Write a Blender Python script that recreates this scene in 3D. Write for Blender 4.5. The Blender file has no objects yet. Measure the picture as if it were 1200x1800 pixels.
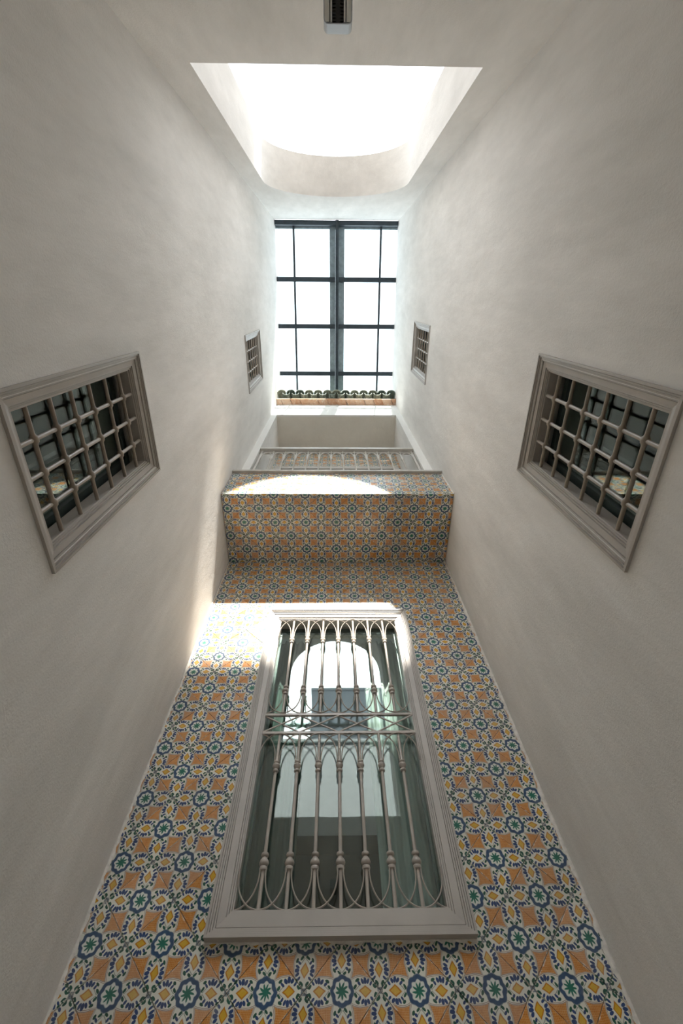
import bpy, bmesh, math, random
from mathutils import Vector, Matrix
random.seed(7)
scene = bpy.context.scene
COL = scene.collection
H = 1.5                       # height of the lens above the courtyard floor; z values below are relative to the lens
# ------------------------------------------------------------------ camera
F_PX = 779.19
PITCH, YAW, ROLL = 1.120267, -0.0352216, -0.0310895
def cam_axes():
    cp, sp = math.cos(PITCH), math.sin(PITCH)
    Z = Matrix.Rotation(YAW, 3, 'Z')
    f, u, r = Z @ Vector((0, cp, sp)), Z @ Vector((0, -sp, cp)), Z @ Vector((1, 0, 0))
    c, s = math.cos(ROLL), math.sin(ROLL)
    return f, c*u - s*r, c*r + s*u
_f, _u, _r = cam_axes()
cam = bpy.data.cameras.new('camera')
cam.sensor_fit = 'VERTICAL'; cam.sensor_height = 36.0
cam.lens = 36.0 * F_PX / 1800.0
cam.clip_start = 0.02
cam_ob = bpy.data.objects.new('camera', cam); COL.objects.link(cam_ob)
m3 = Matrix((_r, _u, -_f)).transposed()
cam_ob.matrix_world = Matrix.Translation((0, 0, H)) @ m3.to_4x4()
scene.camera = cam_ob
# ------------------------------------------------------------------ light
world = bpy.data.worlds.new('hazy_sky'); scene.world = world
world.use_nodes = True
bg = world.node_tree.nodes['Background']
bg.inputs['Color'].default_value = (0.93, 0.97, 1.0, 1)
bg.inputs['Strength'].default_value = 3.0
SUN_DIR = Vector((-0.08, 1.0, -0.90)).normalized()
_nt = world.node_tree                      # haze: an even white sky that brightens around the sun
def _wm(op, a, b):
    n = _nt.nodes.new('ShaderNodeMath'); n.operation = op
    for i, q in enumerate((a, b)):
        if isinstance(q, (int, float)): n.inputs[i].default_value = q
        else: _nt.links.new(q, n.inputs[i])
    return n.outputs[0]
_tc = _nt.nodes.new('ShaderNodeTexCoord'); _dp = _nt.nodes.new('ShaderNodeVectorMath'); _dp.operation = 'DOT_PRODUCT'
_nt.links.new(_tc.outputs['Generated'], _dp.inputs[0]); _dp.inputs[1].default_value = -SUN_DIR
_nt.links.new(_wm('ADD', 3.0, _wm('MULTIPLY', 9.0, _wm('POWER', _wm('MAXIMUM', _dp.outputs['Value'], 0.0), 30.0))), bg.inputs['Strength'])
sun = bpy.data.lights.new('sun', 'SUN'); sun.energy = 13.0; sun.angle = math.radians(0.9)
sun.color = (1.0, 0.93, 0.82)
sun_ob = bpy.data.objects.new('sun', sun); COL.objects.link(sun_ob)
sun_ob.rotation_euler = SUN_DIR.to_track_quat('-Z', 'Y').to_euler()
sun_ob.location = (0, -20, 25)
vs = scene.view_settings
vs.view_transform = 'Standard'; vs.look = 'None'; vs.gamma = 1.0; vs.use_curve_mapping = False
vs.exposure = 0.6
try:
    scene.cycles.max_bounces = 11; scene.cycles.diffuse_bounces = 8
    scene.cycles.transparent_max_bounces = 16
except Exception: pass

# ------------------------------------------------------------------ dimensions (m)
XL, XR = -1.02, 1.077
XC = (XL + XR) / 2
Y_REAR, Y_OUT = -1.18, -1.60
Y_TILE = 2.30
Y_BALC, Z_SOFF, Z_BALC = 1.585, 3.65, 4.19
Y_LINT, Z_LINT = 1.70, 7.10
LX0, LX1 = -0.93, 0.985        # loggia opening
P = 0.2 * math.sqrt(2) / 2     # half diagonal of a 20 cm tile
TX0, TZ0 = 0.0285, 0.7012

# ------------------------------------------------------------------ node helper
class E:
    """A float socket with arithmetic that grows math nodes."""
    def __init__(s, nt, v): s.nt, s.v = nt, v
    def _m(s, op, *o, clamp=False):
        n = s.nt.nodes.new('ShaderNodeMath'); n.operation = op; n.use_clamp = clamp
        for i, q in enumerate((s,) + o):
            q = q.v if isinstance(q, E) else q
            if isinstance(q, (int, float)): n.inputs[i].default_value = q
            else: s.nt.links.new(q, n.inputs[i])
        return E(s.nt, n.outputs[0])
    def __add__(s, o): return s._m('ADD', o)
    __radd__ = __add__
    def __sub__(s, o): return s._m('SUBTRACT', o)
    def __rsub__(s, o): return (s*-1.0)._m('ADD', o)
    def __mul__(s, o): return s._m('MULTIPLY', o)
    __rmul__ = __mul__
    def __truediv__(s, o): return s._m('DIVIDE', o)
    def abs(s): return s._m('ABSOLUTE')
    def sin(s): return s._m('SINE')
    def cos(s): return s._m('COSINE')
    def sqrt(s): return s._m('SQRT')
    def max(s, o): return s._m('MAXIMUM', o)
    def min(s, o): return s._m('MINIMUM', o)
    def atan2(s, o): return s._m('ARCTAN2', o)
    def step(s, w):                      # 0..1, soft around zero
        return (s / w)._m('ADD', 0.5, clamp=True)
def new_mat(name):
    m = bpy.data.materials.new(name); m.use_nodes = True
    m.use_transparent_shadow = True
    nt = m.node_tree
    return m, nt, nt.nodes['Principled BSDF']
def mixc(nt, fac, a, b, blend='MIX'):
    n = nt.nodes.new('ShaderNodeMix'); n.data_type = 'RGBA'; n.blend_type = blend
    for sock, v in ((n.inputs[0], fac), (n.inputs[6], a), (n.inputs[7], b)):
        v = v.v if isinstance(v, E) else v
        if isinstance(v, (int, float)): sock.default_value = v
        elif isinstance(v, tuple): sock.default_value = (*v, 1) if len(v) == 3 else v
        else: nt.links.new(v, sock)
    return n.outputs[2]
def noise(nt, vec, scale, detail=3, rough=.55, w=None, out=0):
    n = nt.nodes.new('ShaderNodeTexNoise')
    n.inputs['Scale'].default_value = scale; n.inputs['Detail'].default_value = detail
    n.inputs['Roughness'].default_value = rough
    if w is not None:
        n.noise_dimensions = '4D'; nt.links.new(w.v if isinstance(w, E) else w, n.inputs['W'])
    if vec is not None: nt.links.new(vec, n.inputs['Vector'])
    return n.outputs[out]
def bump(nt, bsdf, h, strength, dist):
    b = nt.nodes.new('ShaderNodeBump'); b.inputs['Strength'].default_value = strength
    b.inputs['Distance'].default_value = dist
    nt.links.new(h.v if isinstance(h, E) else h, b.inputs['Height'])
    nt.links.new(b.outputs[0], bsdf.inputs['Normal'])
def coords(nt, kind='Object'):
    return nt.nodes.new('ShaderNodeTexCoord').outputs[kind]
def geo_pos(nt): return nt.nodes.new('ShaderNodeNewGeometry').outputs['Position']
def mapping(nt, vec, scale):
    n = nt.nodes.new('ShaderNodeMapping'); n.inputs['Scale'].default_value = scale
    nt.links.new(vec, n.inputs['Vector']); return n.outputs[0]
def simple(name, col, rough=.5, metal=0.0, var=0.12, scale=8, bmp=0.0, bscale=80, coat=0.0):
    m, nt, b = new_mat(name)
    v = coords(nt)
    n = E(nt, noise(nt, v, scale))
    dark = tuple(c*(1-var) for c in col); lite = tuple(min(1, c*(1+var)) for c in col)
    nt.links.new(mixc(nt, ((n-.3)*2.5)._m('ADD', 0.0, clamp=True), dark, lite), b.inputs['Base Color'])
    b.inputs['Roughness'].default_value = rough; b.inputs['Metallic'].default_value = metal
    b.inputs['Coat Weight'].default_value = coat
    if bmp: bump(nt, b, E(nt, noise(nt, v, bscale, 4)), bmp, 0.002)
    return m
def clay(name, c0, c1, rough, coat=0.0):
    m, nt, b = new_mat(name)
    rnd = E(nt, nt.nodes.new('ShaderNodeObjectInfo').outputs['Random'])
    v = coords(nt)
    n = E(nt, noise(nt, v, 16, 4, .65, w=rnd*40.0))
    col = mixc(nt, ((n-.5)*1.8 + rnd)._m('ADD', 0.0, clamp=True), c0, c1)
    lime = (E(nt, noise(nt, v, 30, 4, .7, w=rnd*19.0))-.60).step(.12)
    nt.links.new(mixc(nt, lime*.7, col, (.70, .66, .58)), b.inputs['Base Color'])
    b.inputs['Roughness'].default_value = rough; b.inputs['Coat Weight'].default_value = coat
    bump(nt, b, n, .4, .004)
    return m
def plaster(name, col, streak=1.0):
    m, nt, b = new_mat(name)
    pos = geo_pos(nt)
    big = E(nt, noise(nt, mapping(nt, pos, (1.6, 1.6, .55)), 1.4, 4, .6))
    fine = E(nt, noise(nt, mapping(nt, pos, (9, 9, 2.2)), 1.2, 4, .65))
    k = ((big-.5)*1.5*streak + (fine-.5)*.75*streak + .5)._m('ADD', 0.0, clamp=True)
    dark = tuple(c*q for c, q in zip(col, (.80, .80, .79))); lite = tuple(min(1, c*1.06) for c in col)
    nt.links.new(mixc(nt, k, dark, lite), b.inputs['Base Color'])
    b.inputs['Roughness'].default_value = .85; b.inputs['Specular IOR Level'].default_value = .25
    hgt = E(nt, noise(nt, pos, 110, 5, .65))*1.1 + E(nt, noise(nt, mapping(nt, pos, (7, 7, 3)), 2.0, 3))*2.2
    bump(nt, b, hgt, .45, .004)
    return m

# ------------------------------------------------------------------ the hand-painted tile
def tile_material():
    m, nt, b = new_mat('painted_majolica')
    oi = nt.nodes.new('ShaderNodeObjectInfo').outputs['Random']
    rnd = E(nt, oi)
    vec = coords(nt)
    sep = nt.nodes.new('ShaderNodeSeparateXYZ'); nt.links.new(vec, sep.inputs[0])
    wn = nt.nodes.new('ShaderNodeSeparateColor')
    nt.links.new(noise(nt, vec, 22, 2, .5, w=rnd*60.0, out=1), wn.inputs[0])
    x = E(nt, sep.outputs[0])/P + (E(nt, wn.outputs[0])-.5)*.09
    y = E(nt, sep.outputs[1])/P + (E(nt, wn.outputs[1])-.5)*.09
    ax, ay = x.abs(), y.abs()
    a, c = ax.max(ay), ax.min(ay)
    r = (a*a + c*c).sqrt()
    th = y.atan2(x)
    lob = (th*8.0).cos()
    def ell(cx, cy, rx, ry, ang=0.0, soft=.35):
        dx, dy = a-cx, c-cy
        if ang:
            ca, sa = math.cos(ang), math.sin(ang)
            dx, dy = dx*ca + dy*sa, dy*ca - dx*sa
        u, v = dx/rx, dy/ry
        return (1.0-(u*u + v*v)).step(soft)
    def union(l):
        o = l[0]
        for q in l[1:]: o = o.max(q)
        return o
    uu, vv = (a-.5).abs(), (c-.5).abs()
    g = (uu-vv*vv*.8).max(vv-uu*uu*.8)
    lim = (.285-uu.max(vv)).step(.02)
    stroke = E(nt, noise(nt, vec, 60, 3, .6, w=rnd*31.0))
    wash = E(nt, noise(nt, vec, 14, 2, .5, w=rnd*17.0))
    cream = mixc(nt, wash, (.63, .62, .54), (.74, .735, .66))
    # orange field with a painted lattice
    hx = (x*150.0).sin(); hy = (y*150.0).sin()
    grid = (hx.max(hy) - .80 + (stroke-.5)*.7).step(.5)
    orange = mixc(nt, stroke, (.43, .150, .033), (.64, .28, .080))
    orange = mixc(nt, grid*.5, orange, (.70, .50, .26))
    dcx = a-1.0
    dcor = (dcx*dcx + c*c).sqrt()
    inf = (.192-g).step(.012).min((.262-uu.max(vv)).step(.03))
    col = mixc(nt, inf, cream, orange)
    # brown outlines of the petals
    ln = (.0065-(g-.201).abs()).step(.008).max((.0055-(g-.228).abs()).step(.008)).min(lim)
    col = mixc(nt, ln*.8, col, (.15, .05, .03))
    # yellow lozenge
    dia = 1.0-((a-.60).abs()/.168 + c/.118)
    col = mixc(nt, dia.step(.12), col, (.50, .20, .02))
    col = mixc(nt, (dia-.27).step(.12), col, mixc(nt, stroke, (.56, .33, .035), (.70, .46, .10)))
    # blue buds beside the lozenge
    buds = union([ell(.60, .205, .042, .066), ell(.678, .190, .034, .060, -.55), ell(.522, .190, .034, .060, .55),
                  ell(.758, .140, .028, .052, -.75), ell(.442, .140, .028, .052, .75)])
    blue = mixc(nt, stroke, (.010, .022, .085), (.050, .095, .24))
    col = mixc(nt, buds, col, blue)
    # green sprigs at both ends of the petal
    leaf = union([ell(.350, .075, .056, .030, .9), ell(.395, .200, .052, .032, .5), ell(.850, .075, .056, .030, -.9),
                  ell(.805, .195, .052, .032, -.4), ell(.920, .075, .050, .030, .6), ell(.880, .150, .050, .030, 1.1)])
    leaf = leaf.max((.010-(c-(a-.36).abs()*.9-.015).abs()).step(.012).min((.10-(a-.36).abs()).step(.02))*.7)
    green = mixc(nt, stroke, (.006, .035, .022), (.03, .13, .085))
    col = mixc(nt, leaf, col, green)
    cl = union([ell(.965, .02, .035, .028), ell(.945, .06, .022, .03, .6)])
    col = mixc(nt, cl*.8, col, mixc(nt, stroke, (.02, .05, .05), (.05, .09, .20)))
    # medallion
    col = mixc(nt, (.305 + lob*.014 - r).step(.025), col, mixc(nt, stroke, (.012, .028, .080), (.065, .130, .23)))
    col = mixc(nt, (.205 + lob*.018 - r).step(.022), col, (.68, .70, .65))
    star = (.126 + (th*9.0 + r*9.0).cos()*.044 - r).step(.03)
    col = mixc(nt, star, col, mixc(nt, stroke, (.008, .075, .05), (.03, .22, .15)))
    # age: thin glaze, rubbed patches, chipped edges
    wear = E(nt, noise(nt, vec, 9, 4, .65, w=rnd*83.0))
    rub = ((wear-.60)*3.0)._m('ADD', 0.0, clamp=True)*.45
    col = mixc(nt, rub, col, (.62, .58, .50))
    edge = (a + c - .972).step(.02).min((E(nt, noise(nt, vec, 45, 3, .6, w=rnd*11.0))-.53).step(.08))
    col = mixc(nt, edge*.9, col, (.72, .68, .60))
    hsv = nt.nodes.new('ShaderNodeHueSaturation')
    nt.links.new((rnd*.22 + .86).v, hsv.inputs['Saturation'])
    nt.links.new((((rnd*7.31)._m('FRACT'))*.22 + .90).v, hsv.inputs['Value'])
    nt.links.new(col, hsv.inputs['Color'])
    nt.links.new(hsv.outputs[0], b.inputs['Base Color'])
    b.inputs['Roughness'].default_value = .28
    b.inputs['Specular IOR Level'].default_value = .5
    bump(nt, b, stroke*.5 + wash*1.5, .18, .002)
    return m

def glass_material(name, tint, refl):
    """Architectural glass: clear with a tint, mirror-like by Fresnel."""
    m, nt, b = new_mat(name)
    nt.nodes.remove(b)
    out = nt.nodes['Material Output']
    tr = nt.nodes.new('ShaderNodeBsdfTransparent'); tr.inputs[0].default_value = (*tint, 1)
    gl = nt.nodes.new('ShaderNodeBsdfGlossy'); gl.inputs['Roughness'].default_value = .0
    gl.inputs['Color'].default_value = (.92, .98, .96, 1)
    n = noise(nt, coords(nt), 3.0, 1)
    bp = nt.nodes.new('ShaderNodeBump'); bp.inputs['Strength'].default_value = .02; bp.inputs['Distance'].default_value = .01
    nt.links.new(n, bp.inputs['Height']); nt.links.new(bp.outputs[0], gl.inputs['Normal'])
    ge = nt.nodes.new('ShaderNodeNewGeometry'); dt = nt.nodes.new('ShaderNodeVectorMath'); dt.operation = 'DOT_PRODUCT'
    nt.links.new(ge.outputs['Normal'], dt.inputs[0]); nt.links.new(ge.outputs['Incoming'], dt.inputs[1])
    gz = 1.0-E(nt, dt.outputs['Value']).abs()          # Schlick, the same from both faces
    f = ((gz*gz*gz*gz*gz*.96 + .04)*refl)._m('ADD', 0.0, clamp=True)
    mx = nt.nodes.new('ShaderNodeMixShader')
    nt.links.new(f.v, mx.inputs[0]); nt.links.new(tr.outputs[0], mx.inputs[1]); nt.links.new(gl.outputs[0], mx.inputs[2])
    nt.links.new(mx.outputs[0], out.inputs['Surface'])
    return m

def curtain_material(name, col):
    m, nt, b = new_mat(name)
    v = coords(nt)
    n = E(nt, noise(nt, mapping(nt, v, (60, 60, 60)), 8, 2))
    nt.links.new(mixc(nt, n, tuple(c*.85 for c in col), col), b.inputs['Base Color'])
    b.inputs['Roughness'].default_value = .9
    b.inputs['Transmission Weight'].default_value = 0.0
    return m

M = dict(
    plaster=plaster('lime_plaster', (.874, .852, .832)),
    plaster_l=plaster('loggia_plaster', (.82, .78, .71), .5),
    plaster_w=plaster('white_render', (.88, .87, .85), .5),
    plaster_t=plaster('shade_wall_render', (.72, .71, .69), .5),
    grout=simple('grout', (.60, .55, .47), .9, var=.3, scale=30, bmp=.5, bscale=90),
    grout_w=simple('white_grout', (.74, .71, .66), .9, var=.15, scale=40, bmp=.6, bscale=120),
    tile=tile_material(),
    frame=simple('taupe_joinery_paint', (.46, .425, .39), .42, var=.07, scale=5, bmp=.12, bscale=60),
    iron=simple('taupe_iron_paint', (.43, .385, .345), .33, var=.08, scale=14, bmp=.08, bscale=120, coat=.15),
    iron_l=simple('pale_railing_paint', (.58, .55, .51), .35, var=.06, scale=14, bmp=.08, bscale=120, coat=.15),
    iron_b=simple('brown_iron_paint', (.33, .275, .22), .30, var=.10, scale=14, bmp=.08, bscale=120, coat=.2),
    glass=glass_material('window_glass', (.84, .91, .89), 1.9),
    glass_s=glass_material('side_window_glass', (.80, .88, .85), 1.6),
    roofglass=glass_material('skylight_glass', (.79, .835, .85), .8),
    sash=simple('dark_sash', (.055, .075, .07), .35),
    steel=simple('slate_steel_paint', (.028, .042, .056), .45, var=.25, scale=10, bmp=.1),
    plate=simple('bluish_flashing', (.30, .37, .41), .5, var=.2, scale=14, bmp=.1),
    brick=clay('terracotta', (.48, .25, .14), (.66, .46, .33), .85),
    roof=clay('green_glazed_clay', (.08, .12, .10), (.32, .34, .26), .4, .2),
    mortar=simple('lime_mortar', (.72, .70, .64), .9, var=.12, scale=20, bmp=.5),
    marble=simple('grey_marble', (.50, .47, .44), .45, var=.15, scale=12),
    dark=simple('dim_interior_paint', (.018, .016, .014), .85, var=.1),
    mid=simple('interior_ceiling_paint', (.62, .64, .66), .9, var=.04),
    curt=curtain_material('pale_sheer_cloth', (.42, .45, .435)),
    curt_d=curtain_material('dark_green_cloth', (.055, .085, .075)),
    lampm=simple('grey_powder_coat', (.46, .50, .55), .4, var=.06),
    lampd=simple('black_heat_sink', (.02, .02, .02), .5, var=.2),
    lampw=simple('white_stone_or_enamel', (.80, .80, .77), .35, var=.03),
    slab=simple('terrace_paving', (.22, .18, .15), .85, var=.12, scale=3, bmp=.3),
    nb=plaster('neighbour_render', (.33, .36, .40), .4),
    paving=simple('courtyard_paving', (.72, .69, .63), .7, var=.15, scale=3, bmp=.3),
)

# ------------------------------------------------------------------ object helpers
ORG = {}
def tag(o, label=None, cat=None, group=None, kind=None):
    if label: o['label'] = label
    if cat: o['category'] = cat
    if group: o['group'] = group
    if kind: o['kind'] = kind
    return o
def empty(name, loc, rz=0.0, label=None, cat=None, group=None, kind=None):
    o = bpy.data.objects.new(name, None); COL.objects.link(o)
    o.empty_display_size = .1
    o.location = Vector(loc) + Vector((0, 0, H)); o.rotation_euler = (0, 0, rz)
    ORG[o.name] = Vector(loc)
    return tag(o, label, cat, group, kind)
def obj(name, bm, mat, parent=None, smooth=False, label=None, cat=None, group=None, kind=None, local=True):
    """bm in lens-relative world coordinates (top level, or local=False) or in the parent's own frame."""
    bmesh.ops.remove_doubles(bm, verts=bm.verts, dist=1e-6)
    bmesh.ops.recalc_face_normals(bm, faces=bm.faces)
    vs_ = [v.co for v in bm.verts]
    lo = Vector([min(v[i] for v in vs_) for i in range(3)]); hi = Vector([max(v[i] for v in vs_) for i in range(3)])
    c = (lo+hi)/2
    if parent is None: c.z = lo.z
    bmesh.ops.translate(bm, verts=bm.verts, vec=-c)
    me = bpy.data.meshes.new(name); bm.to_mesh(me); bm.free()
    if smooth:
        for p in me.polygons: p.use_smooth = True
        if smooth != 'all':
            try: me.set_sharp_from_angle(angle=math.radians(smooth if isinstance(smooth, (int, float)) and smooth > 1 else 40))
            except Exception: pass
    me.materials.append(mat if not isinstance(mat, str) else M[mat])
    o = bpy.data.objects.new(name, me); COL.objects.link(o)
    if parent is None:
        o.location = c + Vector((0, 0, H)); ORG[o.name] = c
    else:
        o.parent = parent
        o.location = c if local else c - ORG[parent.name]
        ORG[o.name] = (ORG.get(parent.name, Vector()) + c) if local else c
    return tag(o, label, cat, group, kind)
def B(): return bmesh.new()
def box(bm, x0, x1, y0, y1, z0, z1, bev=0.0):
    r = bmesh.ops.create_cube(bm, size=1)
    vs_ = r['verts']
    bmesh.ops.scale(bm, verts=vs_, vec=(x1-x0, y1-y0, z1-z0))
    bmesh.ops.translate(bm, verts=vs_, vec=((x0+x1)/2, (y0+y1)/2, (z0+z1)/2))
    if bev:
        es = list({e for v in vs_ for e in v.link_edges})
        bmesh.ops.bevel(bm, geom=es, offset=bev, segments=2, affect='EDGES', profile=.6)
    return bm
def bx(*a, **k): return box(B(), *a, **k)
def quadface(bm, pts):
    try: return bm.faces.new([bm.verts.new(p) for p in pts])
    except ValueError: return None
def tube(bm, pts, rad, n=8, caps=True):
    """sweep a circle along points; rad a number or a list"""
    pts = [Vector(p) for p in pts]
    rads = rad if isinstance(rad, (list, tuple)) else [rad]*len(pts)
    t0 = (pts[1]-pts[0]).normalized()
    up = Vector((0, 1, 0)) if abs(t0.y) < .9 else Vector((1, 0, 0))
    nrm = (up - t0*up.dot(t0)).normalized()
    rings = []
    for i, p in enumerate(pts):
        t = (pts[min(i+1, len(pts)-1)] - pts[max(i-1, 0)]).normalized()
        nrm = (nrm - t*nrm.dot(t)).normalized()
        bn = t.cross(nrm)
        rings.append([bm.verts.new(p + (nrm*math.cos(q) + bn*math.sin(q))*rads[i]) for q in (2*math.pi*k/n for k in range(n))])
    for a, b_ in zip(rings, rings[1:]):
        for k in range(n): bm.faces.new((a[k], a[(k+1) % n], b_[(k+1) % n], b_[k]))
    if caps:
        bm.faces.new(list(reversed(rings[0]))); bm.faces.new(rings[-1])
    return bm
def lathe(bm, prof, x, y, n=12):
    """profile [(z, r)] about a vertical axis"""
    return tube(bm, [(x, y, z) for z, _ in prof], [max(r, 1e-4) for _, r in prof], n)
def wall_holes(P_, us, vs_, holes, thick):
    """slab with rectangular openings and their reveals"""
    bm = B()
    U = sorted(set(list(us) + [q for h in holes for q in h[:2]])); V = sorted(set(list(vs_) + [q for h in holes for q in h[2:]]))
    solid = {}
    for i in range(len(U)-1):
        for j in range(len(V)-1):
            cu, cv = (U[i]+U[i+1])/2, (V[j]+V[j+1])/2
            solid[i, j] = not any(h[0] < cu < h[1] and h[2] < cv < h[3] for h in holes)
    for (i, j), s in solid.items():
        if not s: continue
        u0, u1, v0, v1 = U[i], U[i+1], V[j], V[j+1]
        for d in (0, thick): quadface(bm, [P_(u0, v0, d), P_(u1, v0, d), P_(u1, v1, d), P_(u0, v1, d)])
        for (di, dj), (p, q) in {(-1, 0): ((u0, v0), (u0, v1)), (1, 0): ((u1, v0), (u1, v1)), (0, -1): ((u0, v0), (u1, v0)), (0, 1): ((u0, v1), (u1, v1))}.items():
            if not solid.get((i+di, j+dj), False):
                quadface(bm, [P_(*p, 0), P_(*q, 0), P_(*q, thick), P_(*p, thick)])
    return bm
def copy_tree(o, parent=None):
    c = o.copy(); COL.objects.link(c); c.parent = parent
    for ch in list(o.children): copy_tree(ch, c)
    return c

# ------------------------------------------------------------------ the shell of the light well
WY0, WY1, WZ0, WZ1 = .50, 1.15, 0, 0
SIDE_W, SIDE_H = .65, 1.075               # outer size of a side window frame
LOWZ, UPZ = 1.358, 5.385
side_windows = [  # wall, y centre, z of the bottom edge
    ('L', .581, LOWZ), ('R', .578, LOWZ), ('L', .715, UPZ), ('R', .60, UPZ)]
def hole(yc, zb): return (yc-SIDE_W/2+.03, yc+SIDE_W/2-.03, zb+.03, zb+SIDE_H-.03)
TH = .30
obj('wall_left', wall_holes(lambda u, v, d: (XL-d, u, v), (Y_OUT, 2.75), (-H, 9.0), [hole(y, z) for w, y, z in side_windows if w == 'L'], TH),
    'plaster', kind='structure', label='tall left plaster wall of the light well with two grilled windows', cat='wall')
obj('wall_right', wall_holes(lambda u, v, d: (XR+d, u, v), (Y_OUT, 2.75), (-H, 9.0), [hole(y, z) for w, y, z in side_windows if w == 'R'], TH),
    'plaster', kind='structure', label='tall right plaster wall of the light well with two grilled windows', cat='wall')
# rear wall with the round-headed opening
AX, AR, ASILL, ASPR = .012, .825, 3.345, 6.14
def rear_wall():
    bm = B(); top = 8.87; N = 96
    def slab(x0, x1, z0, z1): box(bm, x0, x1, Y_OUT, Y_REAR, z0, z1)
    for Y in (Y_REAR, Y_OUT):
        q = lambda x0, x1, z0, z1: quadface(bm, [(x0, Y, z0), (x1, Y, z0), (x1, Y, z1), (x0, Y, z1)])
        q(XL, XR, -H, ASILL); q(XL, AX-AR, ASILL, ASPR); q(AX+AR, XR, ASILL, ASPR)
        q(XL, AX-AR, ASPR, top); q(AX+AR, XR, ASPR, top)
        for i in range(N):
            a0, a1 = math.pi*(1-i/N), math.pi*(1-(i+1)/N)
            p0 = (AX+AR*math.cos(a0), ASPR+AR*math.sin(a0)); p1 = (AX+AR*math.cos(a1), ASPR+AR*math.sin(a1))
            quadface(bm, [(p0[0], Y, p0[1]), (p1[0], Y, p1[1]), (p1[0], Y, top), (p0[0], Y, top)])
    ring = [(AX-AR, ASILL)] + [(AX+AR*math.cos(math.pi*(1-i/N)), ASPR+AR*math.sin(math.pi*(1-i/N))) for i in range(N+1)] + [(AX+AR, ASILL)]
    for p0, p1 in zip(ring, ring[1:] + ring[:1]):
        quadface(bm, [(p0[0], Y_REAR, p0[1]), (p1[0], Y_REAR, p1[1]), (p1[0], Y_OUT, p1[1]), (p0[0], Y_OUT, p0[1])])
    quadface(bm, [(XL, Y_REAR, top), (XR, Y_REAR, top), (XR, Y_OUT, top), (XL, Y_OUT, top)])
    return bm
obj('wall_rear', rear_wall(), 'plaster', kind='structure', label='plaster wall pierced by a large round-headed opening', cat='wall')
obj('wall_sun_block', bx(XL-.3, XR+.3, -1.62, -1.42, 8.875, 9.91), 'plaster_w', kind='structure', label='unseen sun-blocking wall added above the round-headed opening', cat='wall')  # added out of view to keep the sun off the recess's tiled back wall
obj('floor', bx(XL, XR, Y_REAR, Y_TILE+.2, -H-.1, -H), 'paving', kind='structure', label='paved courtyard floor at the foot of the light well', cat='floor')

# window in the tiled wall: outer frame rectangle
WX, W_HALF, W_Z0, W_Z1 = .027, .540, .842, 2.872
tw_hole = (WX-W_HALF+.04, WX+W_HALF-.04, W_Z0+.04, W_Z1-.04)
wall_front = obj('wall_front', wall_holes(lambda u, v, d: (u, Y_TILE+.007+d, v), (XL, XR), (-H, Z_SOFF+.02), [tw_hole], .22),
    'grout', kind='structure', label='lower wall faced with painted tiles around the tall grilled window', cat='wall')
# upper wall: lintel, jambs and the loggia
obj('wall_front_upper', wall_holes(lambda u, v, d: (u, Y_LINT+d, v), (XL, XR), (Z_BALC-.02, 7.86), [(LX0, LX1, Z_BALC-.02, Z_LINT)], .03),
    'plaster_w', kind='structure', label='white lintel wall framing the balcony opening under the eave', cat='wall')
obj('ceiling', bx(XL, XR, Y_LINT+.03, Y_TILE+.2, Z_LINT+.0, Z_LINT+.15), 'plaster_l', kind='structure', label='beige plaster ceiling of the balcony recess', cat='ceiling')
for nm, x0, x1, side in (('wall_loggia_left', XL, LX0, 'left'), ('wall_loggia_right', LX1, XR, 'right')):
    obj(nm, bx(x0, x1, Y_LINT+.03, Y_TILE+.2, Z_BALC, Z_LINT), 'plaster', kind='structure', label='grey plaster side wall of the balcony recess, %s of the railing' % side, cat='wall')
DOOR = (LX0+.10, LX1-.10, 6.17)
wall_log = obj('wall_loggia', wall_holes(lambda u, v, d: (u, Y_TILE-.013+d, v), (LX0, LX1), (Z_BALC, Z_LINT), [(DOOR[0], DOOR[1], Z_BALC, DOOR[2])], .2),
    'grout', kind='structure', label='tiled back wall of the balcony recess above the glazed door', cat='wall')
obj('wall_upstand', bx(XL, XR, 2.25, 2.5, Z_LINT+.15, 8.30), 'plaster_w', kind='structure', label='roof upstand behind the tiled eave', cat='wall')

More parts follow.
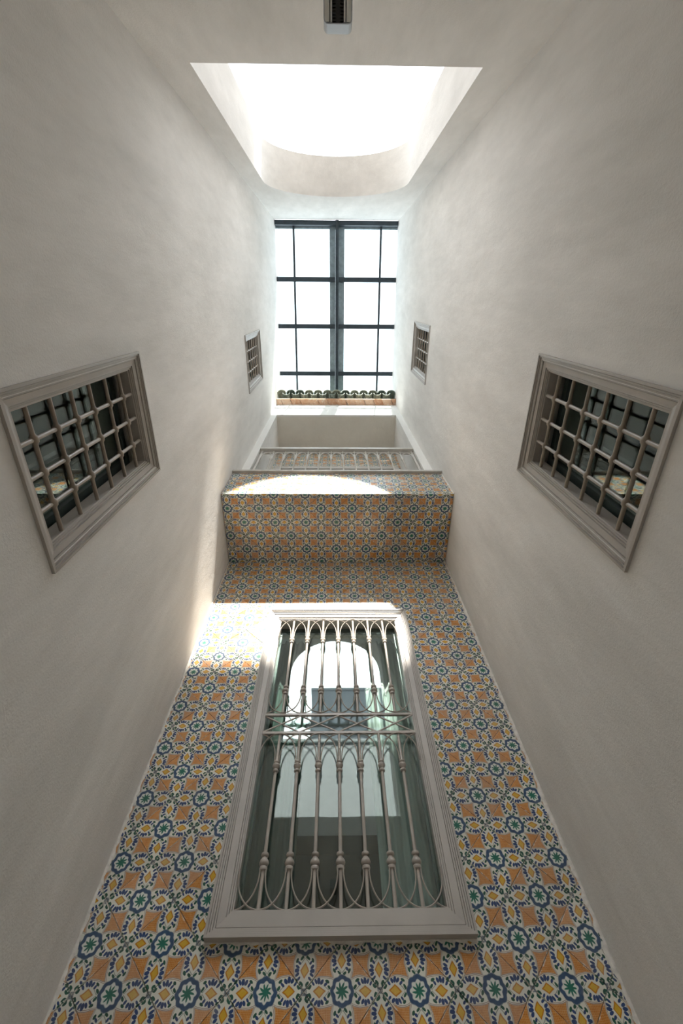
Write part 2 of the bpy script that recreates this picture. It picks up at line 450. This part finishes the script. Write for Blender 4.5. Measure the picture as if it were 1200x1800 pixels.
# ------------------------------------------------------------------ tiles
def clip(poly, x0, x1, y0, y1):
    for ax, val, sg in ((0, x0, 1), (0, x1, -1), (1, y0, 1), (1, y1, -1)):
        out = []
        for i, a in enumerate(poly):
            b_ = poly[(i+1) % len(poly)]
            da, db = (a[ax]-val)*sg, (b_[ax]-val)*sg
            if da >= 0: out.append(a)
            if (da > 0 > db) or (da < 0 < db):
                t = da/(da-db); out.append((a[0]+(b_[0]-a[0])*t, a[1]+(b_[1]-a[1])*t))
        poly = out
        if len(poly) < 3: return []
    return poly
def area(p): return abs(sum(p[i][0]*p[(i+1) % len(p)][1]-p[(i+1) % len(p)][0]*p[i][1] for i in range(len(p))))/2
GAP, TT, BEV = .0009, .007, .0014
def tile_mesh(polys, inset=True):
    bm = B()
    for p in polys:
        cx = sum(q[0] for q in p)/len(p); cy = sum(q[1] for q in p)/len(p)
        if sum(p[i][0]*p[(i+1) % len(p)][1]-p[(i+1) % len(p)][0]*p[i][1] for i in range(len(p))) < 0: p = p[::-1]
        n = len(p)
        def sh(q):
            dx, dy = q[0]-cx, q[1]-cy; L = math.hypot(dx, dy) or 1
            k = max(0, 1-BEV*1.4/L) if inset else 1
            return (cx+dx*k, cy+dy*k)
        lo = [bm.verts.new((*q, -TT)) for q in p]; md = [bm.verts.new((*q, -BEV*.7)) for q in p]; hi = [bm.verts.new((*sh(q), 0)) for q in p]
        for i in range(n):
            j = (i+1) % n
            bm.faces.new((lo[i], lo[j], md[j], md[i])); bm.faces.new((md[i], md[j], hi[j], hi[i]))
        bm.faces.new(hi)
    me = bpy.data.meshes.new('tile'); bm.to_mesh(me); bm.free()
    me.materials.append(M['tile']); return me
d_ = P-GAP*1.414
DIAMOND = [(d_, 0), (0, d_), (-d_, 0), (0, -d_)]
FULL = tile_mesh([DIAMOND]); FULL_A = area(DIAMOND)
n_tiles = 0
def lay_tiles(parent, o, rot, rects, u0, v0, parity=0):
    """o(u,v): plane point; rects in (u,v); grid nodes at u0+P*i, v0+P*j with (i+j)%2==parity"""
    global n_tiles
    ulo, uhi = min(r[0] for r in rects), max(r[1] for r in rects); vlo, vhi = min(r[2] for r in rects), max(r[3] for r in rects)
    for i in range(math.floor((ulo-u0)/P)-1, math.ceil((uhi-u0)/P)+2):
        for j in range(math.floor((vlo-v0)/P)-1, math.ceil((vhi-v0)/P)+2):
            if (i+j) % 2 != parity: continue
            cu, cv = u0+P*i, v0+P*j
            sv = rot[1]                          # sign of local y against v
            polys = []
            for r in rects:
                ly0, ly1 = sorted(((r[2]-cv)*sv, (r[3]-cv)*sv))
                q = clip(DIAMOND, r[0]-cu, r[1]-cu, ly0, ly1)
                if q and area(q) > 4e-5: polys.append(q)
            A = sum(area(q) for q in polys)
            if A < 1.2e-4: continue
            if A > FULL_A*.9995: me = FULL
            else: me = tile_mesh(polys, inset=len(polys) == 1)
            t = bpy.data.objects.new('tile', me); COL.objects.link(t)
            t.parent = parent
            t.location = Vector(o(cu, cv)) - ORG[parent.name] + Vector(rot[2])*random.uniform(-.0007, .0007)
            t.rotation_euler = (rot[0] + random.uniform(-.003, .003), random.uniform(-.003, .003), random.choice((0, 0)))
            n_tiles += 1
wx0, wx1, wz0, wz1 = WX-W_HALF+.004, WX+W_HALF-.004, W_Z0+.004, W_Z1-.004
front_rects = [(XL+.006, wx0, .10, Z_SOFF), (wx1, XR-.006, .10, Z_SOFF), (wx0, wx1, .10, wz0), (wx0, wx1, wz1, Z_SOFF)]
UP = (math.pi/2, 1, (0, -1, 0))
lay_tiles(wall_front, lambda u, v: (u, Y_TILE, v), UP, front_rects, TX0, TZ0)
lay_tiles(wall_log, lambda u, v: (u, Y_TILE-.02, v), UP, [(LX0, LX1, DOOR[2]+.05, Z_LINT)], .06, 6.20)
# the projecting tiled balcony
balc = empty('tiled_balcony', (XC, Y_BALC, Z_SOFF), label='projecting balcony box clad in painted tiles above the tall window', cat='balcony')
bo = ORG[balc.name]
obj('slab', bx(XL+.003, XR-.003, Y_BALC+.007, Y_TILE+.007, Z_SOFF+.007, Z_BALC-.03), 'grout', balc, local=False)
obj('marble_edge', box(B(), XL+.003, XR-.003, Y_BALC-.030, Y_LINT+.2, Z_BALC-.03, Z_BALC+.005, bev=.004), 'marble', balc, local=False, label='thin grey marble edge')
obj('floor_slab', bx(XL+.003, XR-.003, Y_LINT+.2, Y_TILE+.2, Z_BALC-.03, Z_BALC), 'lampw', balc, local=False)
lay_tiles(balc, lambda u, v: (u, Y_BALC, v), UP, [(XL+.005, XR-.005, Z_SOFF+.001, Z_BALC-.03)], TX0-.01, Z_SOFF+.03)
lay_tiles(balc, lambda u, v: (u, v, Z_SOFF), (math.pi, -1, (0, 0, -1)), [(XL+.005, XR-.005, Y_BALC+.001, Y_TILE-.001)], TX0-.012, Y_TILE-.005, 1)
# ragged white pointing where the tiles meet the plaster
def ragged(name, pts, w, nrm, side, label):
    """narrow uneven strip of mortar along a polyline"""
    bm = B(); rows = []
    for p in pts:
        p = Vector(p); ww = w*random.uniform(.45, 1.25); hh = random.uniform(.004, .009)
        rows.append([bm.verts.new(p), bm.verts.new(p + Vector(nrm)*hh), bm.verts.new(p + Vector(nrm)*hh*.7 + Vector(side)*ww*.7), bm.verts.new(p + Vector(side)*ww)])
    for a, b_ in zip(rows, rows[1:]):
        for k in range(3): bm.faces.new((a[k], a[k+1], b_[k+1], b_[k]))
    return obj(name, bm, 'grout_w', kind='structure', smooth='all', label=label, cat='trim')
zz = [.10 + (Z_SOFF-.10)*i/150 for i in range(151)]
ragged('trim_1', [(XL, Y_TILE+.001, z) for z in zz], .016, (0, -1, 0), (1, 0, 0), 'ragged white pointing where the tiled wall meets the left plaster wall')
ragged('trim_2', [(XR, Y_TILE+.001, z) for z in zz], .020, (0, -1, 0), (-1, 0, 0), 'ragged white pointing where the tiled wall meets the right plaster wall')
ragged('trim_3', [(WX-W_HALF-.004 + 2*(W_HALF+.004)*i/60, Y_TILE+.001, W_Z0+.004) for i in range(61)], .013, (0, -1, 0), (0, 0, -1), 'ragged pointing under the sill of the tall window')
ragged('trim_4', [(XR, Y_BALC+.001, Z_SOFF+.002 + (Z_BALC-.03-Z_SOFF)*i/30) for i in range(31)], .016, (0, -1, 0), (-1, 0, 0), 'ragged pointing at the right end of the balcony front')

# ------------------------------------------------------------------ joinery: mitred moulded frames
def frame_members(parent, w, h, prof, mat, sill=None, names=('sill_rail', 'jamb', 'head_rail', 'jamb')):
    """rectangle centred on x, z from 0; front toward -y.  prof = [(inset, y)] outer to inner"""
    def corner(k, s):
        x = (w/2-s)*(-1 if k in (0, 3) else 1); z = s if k in (0, 1) else h-s
        return x, z
    full = prof
    for k in range(4):
        bm = B(); prof = sill if (sill and k == 0) else full
        ra = [bm.verts.new((corner(k, s)[0], y, corner(k, s)[1])) for s, y in prof]
        rb = [bm.verts.new((corner((k+1) % 4, s)[0], y, corner((k+1) % 4, s)[1])) for s, y in prof]
        for i in range(len(prof)-1): bm.faces.new((ra[i], ra[i+1], rb[i+1], rb[i]))
        bm.faces.new((ra[-1], ra[0], rb[0], rb[-1]))
        bm.faces.new(ra); bm.faces.new(list(reversed(rb)))
        obj(names[k], bm, mat, parent)
def stepped(start, y0, n, dx, dy, prof):
    s, y = start, y0
    for _ in range(n):
        prof.append((s, y)); s += dx*.72; prof.append((s, y)); y += dy*1.6; prof.append((s, y)); s += dx*.28; prof.append((s, y)); y -= dy*.6
    return s, y
# ---- tall window in the tiled wall
win = empty('window_1', (WX, Y_TILE, W_Z0), label='tall window with taupe frame and arched iron grille in the tiled wall', cat='window', kind='structure')
WH = W_Z1-W_Z0
prof = [(0, .012), (0, -.046)]
s, y = stepped(.004, -.046, 4, .0085, .0060, prof)
prof += [(s, y), (s+.026, y+.002)]
s, y = stepped(s+.026, y+.002, 3, .0085, .0060, prof)
prof += [(s+.004, y+.004), (s+.004, .11), (s-.02, .11)]
CAS = s+.004
sillp = [(q, yy) if (i < 18 or yy > .1) else (q, min(yy, -.026)) for i, (q, yy) in enumerate(prof)]
frame_members(win, 2*W_HALF, WH, prof, 'frame', sill=sillp)
IW, IZ0, IZ1 = W_HALF-CAS, CAS, WH-CAS     # opening (half width, bottom, top)
# sash and glass
sash = obj('sash', wall_holes(lambda u, v, d: (u, .078+d, v), (-IW-.015, IW+.015), (IZ0-.015, IZ1+.015), [(-IW+.012, IW-.012, IZ0+.012, IZ1-.035)], .03), 'sash', win)
obj('pane', bx(-IW, IW, .040, .046, IZ0+.002, IZ1-.090), 'glass', win, label='greenish window glass')
# grille
GY = -.004
SP = .1147
bars_x = [(k-3)*SP for k in range(7)]
gz0, gz1 = IZ0, IZ1                       # local z of the grille ends
zr0, zr1 = 1.775-W_Z0, 1.90-W_Z0          # the two horizontal rails
gr = B()
for zc in (zr0, zr1): box(gr, -IW, IW, GY-.008, GY+.008, zc-.008, zc+.008, bev=.002)
grille = obj('grille', gr, 'iron', win, label='wrought iron window grille')
go = grille.location.copy()
def gobj(name, bm, **k):
    bmesh.ops.translate(bm, verts=bm.verts, vec=-go)
    return obj(name, bm, 'iron', grille, smooth=k.pop('smooth', 60), **k)
for k in range(4):
    xa, xb = (2*k-4)*SP, (2*k-2)*SP
    xa, xb = max(xa, -IW), min(xb, IW)
    for (za, zb, yy) in ((zr0+.006, zr1-.006, GY-.003), (zr1-.006, zr0+.006, GY+.003)):
        gobj('cross_bar', tube(B(), [(xa, yy, za), (xb, yy, zb)], .0048, 6))
def knob_up(z, s=1.0):   # big bulb below, small above
    return [(z-.030*s, .0085), (z-.028*s, .016*s), (z-.022*s, .0175*s), (z-.016*s, .016*s), (z-.014*s, .011*s), (z-.009*s, .019*s), (z-.001*s, .021*s), (z+.008*s, .018*s), (z+.016*s, .011*s), (z+.020*s, .010*s), (z+.023*s, .0155*s), (z+.029*s, .017*s), (z+.035*s, .0155*s), (z+.037*s, .0085)]
def knob_down(z, s=1.0): return [(2*z-q, r) for q, r in reversed(knob_up(z, s))]
segs = [(gz0, zr0-.006, 1.115-W_Z0, 1.573-W_Z0), (zr1+.006, gz1, 2.085-W_Z0, 2.560-W_Z0)]
for za, zb, k0, k1 in segs:
    for x in bars_x:
        pr = [(za, .0082)] + knob_up(k0, 1.06) + knob_down(k1, .98) + [(zb, .0082)]
        gobj('baluster', lathe(B(), pr, x, GY, 12))
    for xc in [(k-4)*SP for k in range(9)]:
        for base, kn in ((za, k0-.028), (zb, k1+.026)):
            hw = SP-.0125; pts = []
            for i in range(25):
                t = math.pi*i/24
                px = xc - hw*math.cos(t)
                pz = kn + (base + (.004 if base < kn else -.004) - kn)*math.sin(t)**.85
                if -IW-.004 <= px <= IW+.004: pts.append((px, GY-.011 if round(xc/SP) % 2 else GY-.005, pz))
            if len(pts) > 3: gobj('scroll', tube(B(), pts, .0036, 6))
# room behind the tall window
RZ1 = 2.98
def room(name, x0, x1, y0, y1, z0, z1, mat, label, skip=None):
    bm = B(); box(bm, x0, x1, y0, y1, z0, z1)
    for f in list(bm.faces):
        c = f.calc_center_median()
        if skip == '-y' and abs(c.y-y0) < 1e-4: bm.faces.remove(f)
        elif skip == '+x' and abs(c.x-x1) < 1e-4: bm.faces.remove(f)
        elif skip == '-x' and abs(c.x-x0) < 1e-4: bm.faces.remove(f)
    return obj(name, bm, mat, kind='structure', label=label, cat='room')
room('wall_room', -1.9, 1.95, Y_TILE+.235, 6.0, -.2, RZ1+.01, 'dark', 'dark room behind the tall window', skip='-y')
obj('ceiling_room', bx(-1.89, 1.94, Y_TILE+.24, 5.55, RZ1-.02, RZ1), 'mid', kind='structure', label='pale ceiling of the room behind the tall window', cat='ceiling')
obj('floor_room', bx(-1.89, 1.94, Y_TILE+.24, 5.99, -.19, -.17), 'paving', kind='structure', label='pale floor of the room behind the tall window', cat='floor')
def curtain(x0, x1, z0, z1, y, n, amp, mat, label, rz=0, loc=(0, 0, 0), gather=0.0):
    bm = B(); N, K = n*10, 14; rows = []
    for j in range(K+1):
        v = j/K; row = []
        for i in range(N+1):
            u = i/N
            ph = 2*math.pi*n*u
            yy = y + amp*math.sin(ph + .5*math.sin(3*v+u*5))*(1-.4*gather*math.sin(v*math.pi*5)**2) + .3*amp*math.sin(ph*2.3+1)
            row.append(bm.verts.new((x0+(x1-x0)*u + .006*math.sin(v*6+u*9), yy, z0+(z1-z0)*v)))
        rows.append(row)
    for a, b_ in zip(rows, rows[1:]):
        for i in range(N): bm.faces.new((a[i], a[i+1], b_[i+1], b_[i]))
    if rz: bmesh.ops.rotate(bm, verts=bm.verts, cent=(0, 0, 0), matrix=Matrix.Rotation(rz, 3, 'Z'))
    bmesh.ops.translate(bm, verts=bm.verts, vec=loc)
    o = obj('curtain', bm, mat, smooth='all', label=label, cat='curtain')
    md = o.modifiers.new('cloth_thickness', 'SOLIDIFY'); md.thickness = .002
    return o
curtain(.23, .56, .70, 2.93, Y_TILE+.36, 5, .018, 'curt', 'pale sheer curtain drawn to the right inside the tall window')
curtain(-.46, -.20, .70, 2.93, Y_TILE+.36, 4, .018, 'curt_d', 'dark curtain drawn to the left inside the tall window')

# ------------------------------------------------------------------ side windows
def side_window(name, label):
    root = empty(name, (0, 0, 0), label=label, cat='window', kind='structure')
    pr = [(0, .02), (0, -.012)]
    s, y = stepped(.004, -.012, 4, .0085, .0050, pr)
    pr += [(s, y), (s+.020, y+.004)]
    s, y = stepped(s+.020, y+.004, 3, .0080, .0050, pr)
    pr += [(s+.003, y+.004), (s+.003, .10), (s-.02, .10)]
    cas = s+.003
    frame_members(root, SIDE_W, SIDE_H, pr, 'frame')
    iw, i0, i1 = SIDE_W/2-cas, cas, SIDE_H-cas
    zs = [i0 + (i1-i0)*(k+.62)/6.24 for k in range(6)]
    xs = [(k-1)*(2*iw/3.9) for k in range(3)]
    gy = .040
    for x in xs:
        obj('vertical_bar', lathe(B(), [(i0, .0085), (i1, .0085)], x, gy, 10), 'iron', root, smooth=50)
    for z in zs:                           # each horizontal bar swells into an eye where a vertical bar passes
        pts, rad = [], []
        xx = [-iw] + [q for x in xs for q in (x-.022, x-.016, x-.010, x, x+.010, x+.016, x+.022)] + [iw]
        for q in xx:
            dd = min(abs(q-x) for x in xs)
            pts.append((q, gy, z)); rad.append({True: .0165}.get(dd < .004, .0155 if dd < .012 else .0105 if dd < .018 else .0086))
        obj('horizontal_bar', tube(B(), pts, rad, 10), 'iron_b', root, smooth=50)
    obj('sash', wall_holes(lambda u, v, d: (u, .125+d, v), (-iw-.02, iw+.02), (i0-.02, i1+.02), [(-iw+.02, iw-.02, i0+.02, i1-.02)], .035), 'sash', root)
    obj('pane', bx(-iw, iw, .140, .145, i0, i1), 'glass_s', root)
    return root, iw, i0, i1
w0, iw, i0, i1 = side_window('window_2', 'low grilled window in the left plaster wall')
wins = [w0]
for k in range(3):
    c = copy_tree(w0); c.name = 'window_%d' % (k+3); wins.append(c)
labels = ['low grilled window in the left plaster wall', 'low grilled window in the right plaster wall',
          'small high grilled window in the left wall beside the skylight', 'small high grilled window in the right wall beside the skylight']
for o, (w, yc, zb), lab in zip(wins, side_windows, labels):
    o.location = (XL if w == 'L' else XR, yc, zb + H); o.rotation_euler = (0, 0, math.pi/2 if w == 'L' else -math.pi/2)
    o['label'] = lab
    left = w == 'L'; low = zb == LOWZ
    wn = '%s %s' % ('low' if low else 'high', 'left' if left else 'right')
    x0, x1 = (XL-TH-1.3, XL-TH) if left else (XR+TH, XR+TH+1.3)
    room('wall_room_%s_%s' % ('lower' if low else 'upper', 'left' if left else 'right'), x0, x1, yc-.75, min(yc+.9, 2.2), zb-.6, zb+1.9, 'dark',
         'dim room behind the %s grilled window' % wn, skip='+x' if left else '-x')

# ------------------------------------------------------------------ balcony railing and glazed door
rail = empty('balcony_railing', ((LX0+LX1)/2, 1.74, Z_BALC), label='taupe iron balcony railing with a row of small arches', cat='railing')
ro = ORG[rail.name]
def robj(name, bm, mat='iron_l', **k): return obj(name, bm, mat, rail, local=False, **k)
RY = 1.74
robj('handrail', box(B(), LX0, LX1, RY-.045, RY+.035, 5.325, 5.375, bev=.006))
robj('top_rail', box(B(), LX0, LX1, RY-.012, RY+.012, 5.262, 5.276, bev=.002))
robj('bottom_rail', box(B(), LX0, LX1, RY-.012, RY+.012, Z_BALC+.08, Z_BALC+.10, bev=.002))
nb_, KZ = 14, 5.045
rx = [LX0+.028 + (LX1-LX0-.056)*k/(nb_-1) for k in range(nb_)]
for k, x in enumerate(rx):
    if k in (0, nb_-1):
        robj('end_post', box(B(), x-.012, x+.012, RY-.012, RY+.012, Z_BALC+.005, 5.326, bev=.002))
    else:
        robj('baluster', lathe(B(), [(Z_BALC+.09, .0095)] + knob_up(4.45, .8) + [(KZ-.035, .0095), (KZ-.03, .015), (KZ-.02, .0165), (KZ-.01, .014), (KZ-.004, .019), (KZ+.012, .021), (KZ+.026, .018), (KZ+.03, .008), (5.30, .008), (5.327, .008)], x, RY, 10), smooth=60)
for xa, xb in zip(rx, rx[1:]):
    pts = [((xa+xb)/2 - (xb-xa-.016)/2*math.cos(math.pi*i/16), RY-.006, KZ+.03+(5.262-KZ-.03)*math.sin(math.pi*i/16)**.8) for i in range(17)]
    robj('arch_bar', tube(B(), pts, .0085, 6), smooth=60)
door = empty('door_1', ((DOOR[0]+DOOR[1])/2, Y_TILE-.02, Z_BALC), label='glazed balcony door behind the railing', cat='door', kind='structure')
do = ORG[door.name]
def dobj(name, bm, mat): return obj(name, bm, mat, door, local=False)
dx0, dx1, dz1 = DOOR
dobj('head', bx(dx0-.06, dx1+.06, Y_TILE-.05, Y_TILE+.10, dz1-.05, dz1+.045, bev=.006), 'frame')
for x in (dx0-.06, dx1-.02): dobj('jamb', bx(x, x+.08, Y_TILE-.05, Y_TILE+.10, Z_BALC, dz1-.05), 'frame')
nl = 3
for k in range(nl):
    a, b_ = dx0+.02+(dx1-dx0-.04)*k/nl, dx0+.02+(dx1-dx0-.04)*(k+1)/nl
    leaf = dobj('leaf', wall_holes(lambda u, v, d: (u, Y_TILE+.02+d, v), (a+.002, b_-.002), (Z_BALC+.01, dz1-.055), [(a+.05, b_-.05, Z_BALC+.12, dz1-.11)], .04), 'plaster_w')
    bm = bx(a+.045, b_-.045, Y_TILE+.036, Y_TILE+.042, Z_BALC+.11, dz1-.10)
    bmesh.ops.translate(bm, verts=bm.verts, vec=-ORG[leaf.name])
    obj('pane', bm, 'glass_s', leaf)
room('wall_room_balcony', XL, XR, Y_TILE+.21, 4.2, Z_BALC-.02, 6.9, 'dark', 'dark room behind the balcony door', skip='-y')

# ------------------------------------------------------------------ tiled eave
nt_ = 13
tw = (XR-XL)/nt_
EZ = 7.845
eave = empty('tiled_eave', (XC, 1.70, EZ), label='eave of green roof tiles on a terracotta brick course over the white lintel', cat='eave')
for k in range(nt_+1):                     # raking course of terracotta under the roof tiles
    bm = B(); x = XL + tw*(k-.55); sk = tw*.55; jit = random.uniform(-.008, .008)
    X = lambda q: min(max(q, XL+.002), XR-.002)
    pl = [(X(x+sk+.003), 1.80), (X(x+sk+tw-.004), 1.80), (X(x+tw-.004+jit), 1.600), (X(x+.003+jit), 1.600)]
    if abs(pl[0][0]-pl[1][0]) < .004 and abs(pl[2][0]-pl[3][0]) < .004: continue
    z0 = EZ + random.uniform(-.004, .004)
    a = [bm.verts.new((px, py, z0 + (.014 if i in (1, 2) else 0))) for i, (px, py) in enumerate(pl)]
    b_ = [bm.verts.new((px, py, EZ+.055)) for px, py in pl]
    for q in range(4): bm.faces.new((a[q], a[(q+1) % 4], b_[(q+1) % 4], b_[q]))
    bm.faces.new(a[::-1]); bm.faces.new(b_)
    obj('brick', bm, 'brick', eave, local=False)
obj('mortar_bed', bx(XL+.002, XR-.002, 1.61, 1.80, EZ+.056, EZ+.10), 'mortar', eave, local=False)
ESL = math.radians(30)
def barrel(up, x):
    bm = B(); n = 12; th = .013; Ln = .60
    base = Vector((x, 1.510, EZ+.150)); axd = Vector((0, math.cos(ESL), math.sin(ESL))); upv = Vector((0, -math.sin(ESL), math.cos(ESL)))
    if not up: base = base + axd*.012
    rows = []
    for j in range(2):
        R = (.0795 if j == 0 else .068) if up else (.068 if j == 0 else .0795)
        for rr in (0, th):
            row = []
            for i in range(n+1):
                t = math.pi*i/n; r_ = R-rr
                v = upv*(r_*math.sin(t)*.9 if up else -r_*math.sin(t)*.8)
                row.append(bm.verts.new(base + axd*Ln*j + Vector((-r_*math.cos(t), 0, 0)) + v))
            rows.append(row)
    o0, i0_, o1, i1_ = rows
    for i in range(n):
        bm.faces.new((o0[i], o0[i+1], o1[i+1], o1[i])); bm.faces.new((i0_[i], i0_[i+1], i1_[i+1], i1_[i]))
        bm.faces.new((o0[i], o0[i+1], i0_[i+1], i0_[i])); bm.faces.new((o1[i], o1[i+1], i1_[i+1], i1_[i]))
    for i in (0, n): bm.faces.new((o0[i], i0_[i], i1_[i], o1[i]))
    return bm
for k in range(nt_):
    obj('cover_tile', barrel(True, XL+tw*(k+.5)), 'roof', eave, smooth=50, local=False)
for k in range(1, nt_):
    obj('channel_tile', barrel(False, XL+tw*k), 'roof', eave, smooth=50, local=False)

# ------------------------------------------------------------------ skylight
SLOPE = math.atan(.150)
sky = empty('skylight', (XC, Y_REAR+.016, 8.935), label='slate steel skylight with white panes over the light well', cat='skylight')
sky.rotation_euler = (-SLOPE, 0, 0)
W2 = (XR-XL)/2 - .002
LEN = 3.4
def sobj(name, bm, mat, **k): return obj(name, bm, mat, sky, **k)
cs = math.cos(SLOPE)
ty = [(-.30-Y_REAR)/cs, (.455-Y_REAR)/cs, (1.26-Y_REAR)/cs, (2.05-Y_REAR)/cs]
xm = (-.705-XC, .037-XC, .790-XC)
sobj('ridge_beam', bx(xm[1]-.028, xm[1]+.028, .0, LEN, -.09, .03, bev=.004), 'steel')
for sg in (-1, 1):
    sobj('flashing', bx(*sorted((xm[1]+sg*.029, xm[1]+sg*.128)), .0, LEN, .032, .046), 'plate')
sobj('end_beam', bx(-W2, W2, .0, .072, -.075, .03, bev=.004), 'steel')
sobj('end_channel', bx(-W2, W2, .04, .10, .035, .07), 'plate')
for q in ty:
    for a, b_ in ((-W2, xm[1]-.03), (xm[1]+.03, W2)):
        sobj('transom', bx(a+.004, b_-.002, q-.037, q+.037, -.03, .030, bev=.003), 'steel')
ys = [.076] + ty + [LEN]
for j in range(len(ys)-1):
    for q in (xm[0], xm[2]):
        sobj('glazing_bar', bx(q-.017, q+.017, ys[j]+.034*(j > 0), ys[j+1]-.034, -.01, .030), 'steel')
    xe = [-W2, xm[0], xm[1], xm[2], W2]
    for i in range(4):
        sobj('pane', bx(xe[i]+.003, xe[i+1]-.003, ys[j]+.003, ys[j+1]-.003, .0475, .0555), 'roofglass')

# ------------------------------------------------------------------ lamp on the rear wall
lamp = empty('wall_lamp', (.012, Y_REAR, 2.52), label='small grey box lamp with an open underside on the rear plaster wall', cat='lamp')
def lobj(name, bm, mat, **k): return obj(name, bm, mat, lamp, **k)
def shell(w, d, h, t, r):
    """open-bottomed tray with rounded front corners, front toward +y"""
    bm = B()
    def outline(o):
        pts = [(-w/2+o, 0)]; rr = max(r-o, .002)
        for cx, a0 in ((-w/2+r, math.pi), (w/2-r, math.pi/2)):
            for i in range(7):
                a = a0 - math.pi/2*i/6; pts.append((cx+rr*math.cos(a), d-r+rr*math.sin(a)))
        return pts + [(w/2-o, 0)]
    oo, ii = outline(0), outline(t)
    ob, ot = [bm.verts.new((*p, 0)) for p in oo], [bm.verts.new((*p, h)) for p in oo]
    ib, it = [bm.verts.new((*p, 0)) for p in ii], [bm.verts.new((*p, h-t)) for p in ii]
    for i in range(len(oo)-1):
        bm.faces.new((ob[i], ob[i+1], ot[i+1], ot[i])); bm.faces.new((ib[i], ib[i+1], it[i+1], it[i])); bm.faces.new((ob[i], ob[i+1], ib[i+1], ib[i]))
    bm.faces.new(ot); bm.faces.new(it)
    return bm
lobj('housing', shell(.118, .165, .078, .004, .018), 'lampm', smooth=35)
for x in (-.045, .045): lobj('reflector', bx(x-.010, x+.010, .01, .157, .004, .008), 'lampw')
for x in (-.028, .028): lobj('side_strip', bx(x-.003, x+.003, .01, .158, .001, .02), 'lampw')
lobj('heat_sink', bx(-.023, .023, .005, .158, .012, .05), 'lampd')
for k in range(14):
    for x in (-.016, .016): lobj('fin', bx(x-.006, x+.006, .012+.0105*k, .017+.0105*k, .006, .0125), 'lampd')

# ------------------------------------------------------------------ what stands outside the round-headed opening
obj('floor_terrace', bx(-5, 5, -9, Y_OUT-.001, 3.0, 3.2), 'slab', kind='structure', label='roof terrace outside the round-headed opening', cat='floor')
obj('wall_terrace', bx(-6, 7, -7.3, -7.0, 3.2, 8.85), 'plaster_w', kind='structure', label='white wall across the roof terrace outside', cat='wall')
for nm, x0, x1, sd in (('wall_shade_left', -1.8, -1.5, 'left'), ('wall_shade_right', 1.55, 1.85, 'right')):
    obj(nm, bx(x0, x1, -4.2, Y_OUT-.001, 3.2, 7.75), 'plaster_t', kind='structure', label='unseen white wall added on the %s outside to shade the arch reveals' % sd, cat='wall')  # unseen walls, added to cut the sky light on the arch reveals
nbh = empty('neighbouring_building', (3.2, -11.5, -H), label='grey neighbouring house beyond the roof terrace', cat='building')
obj('wall', bx(-.85, 7.0, -14, -9, -H, 12.42), 'nb', nbh, local=False)
obj('coping', bx(-.90, 7.05, -14.05, -8.95, 12.42, 12.52), 'nb', nbh, local=False)
print('tiles', n_tiles)
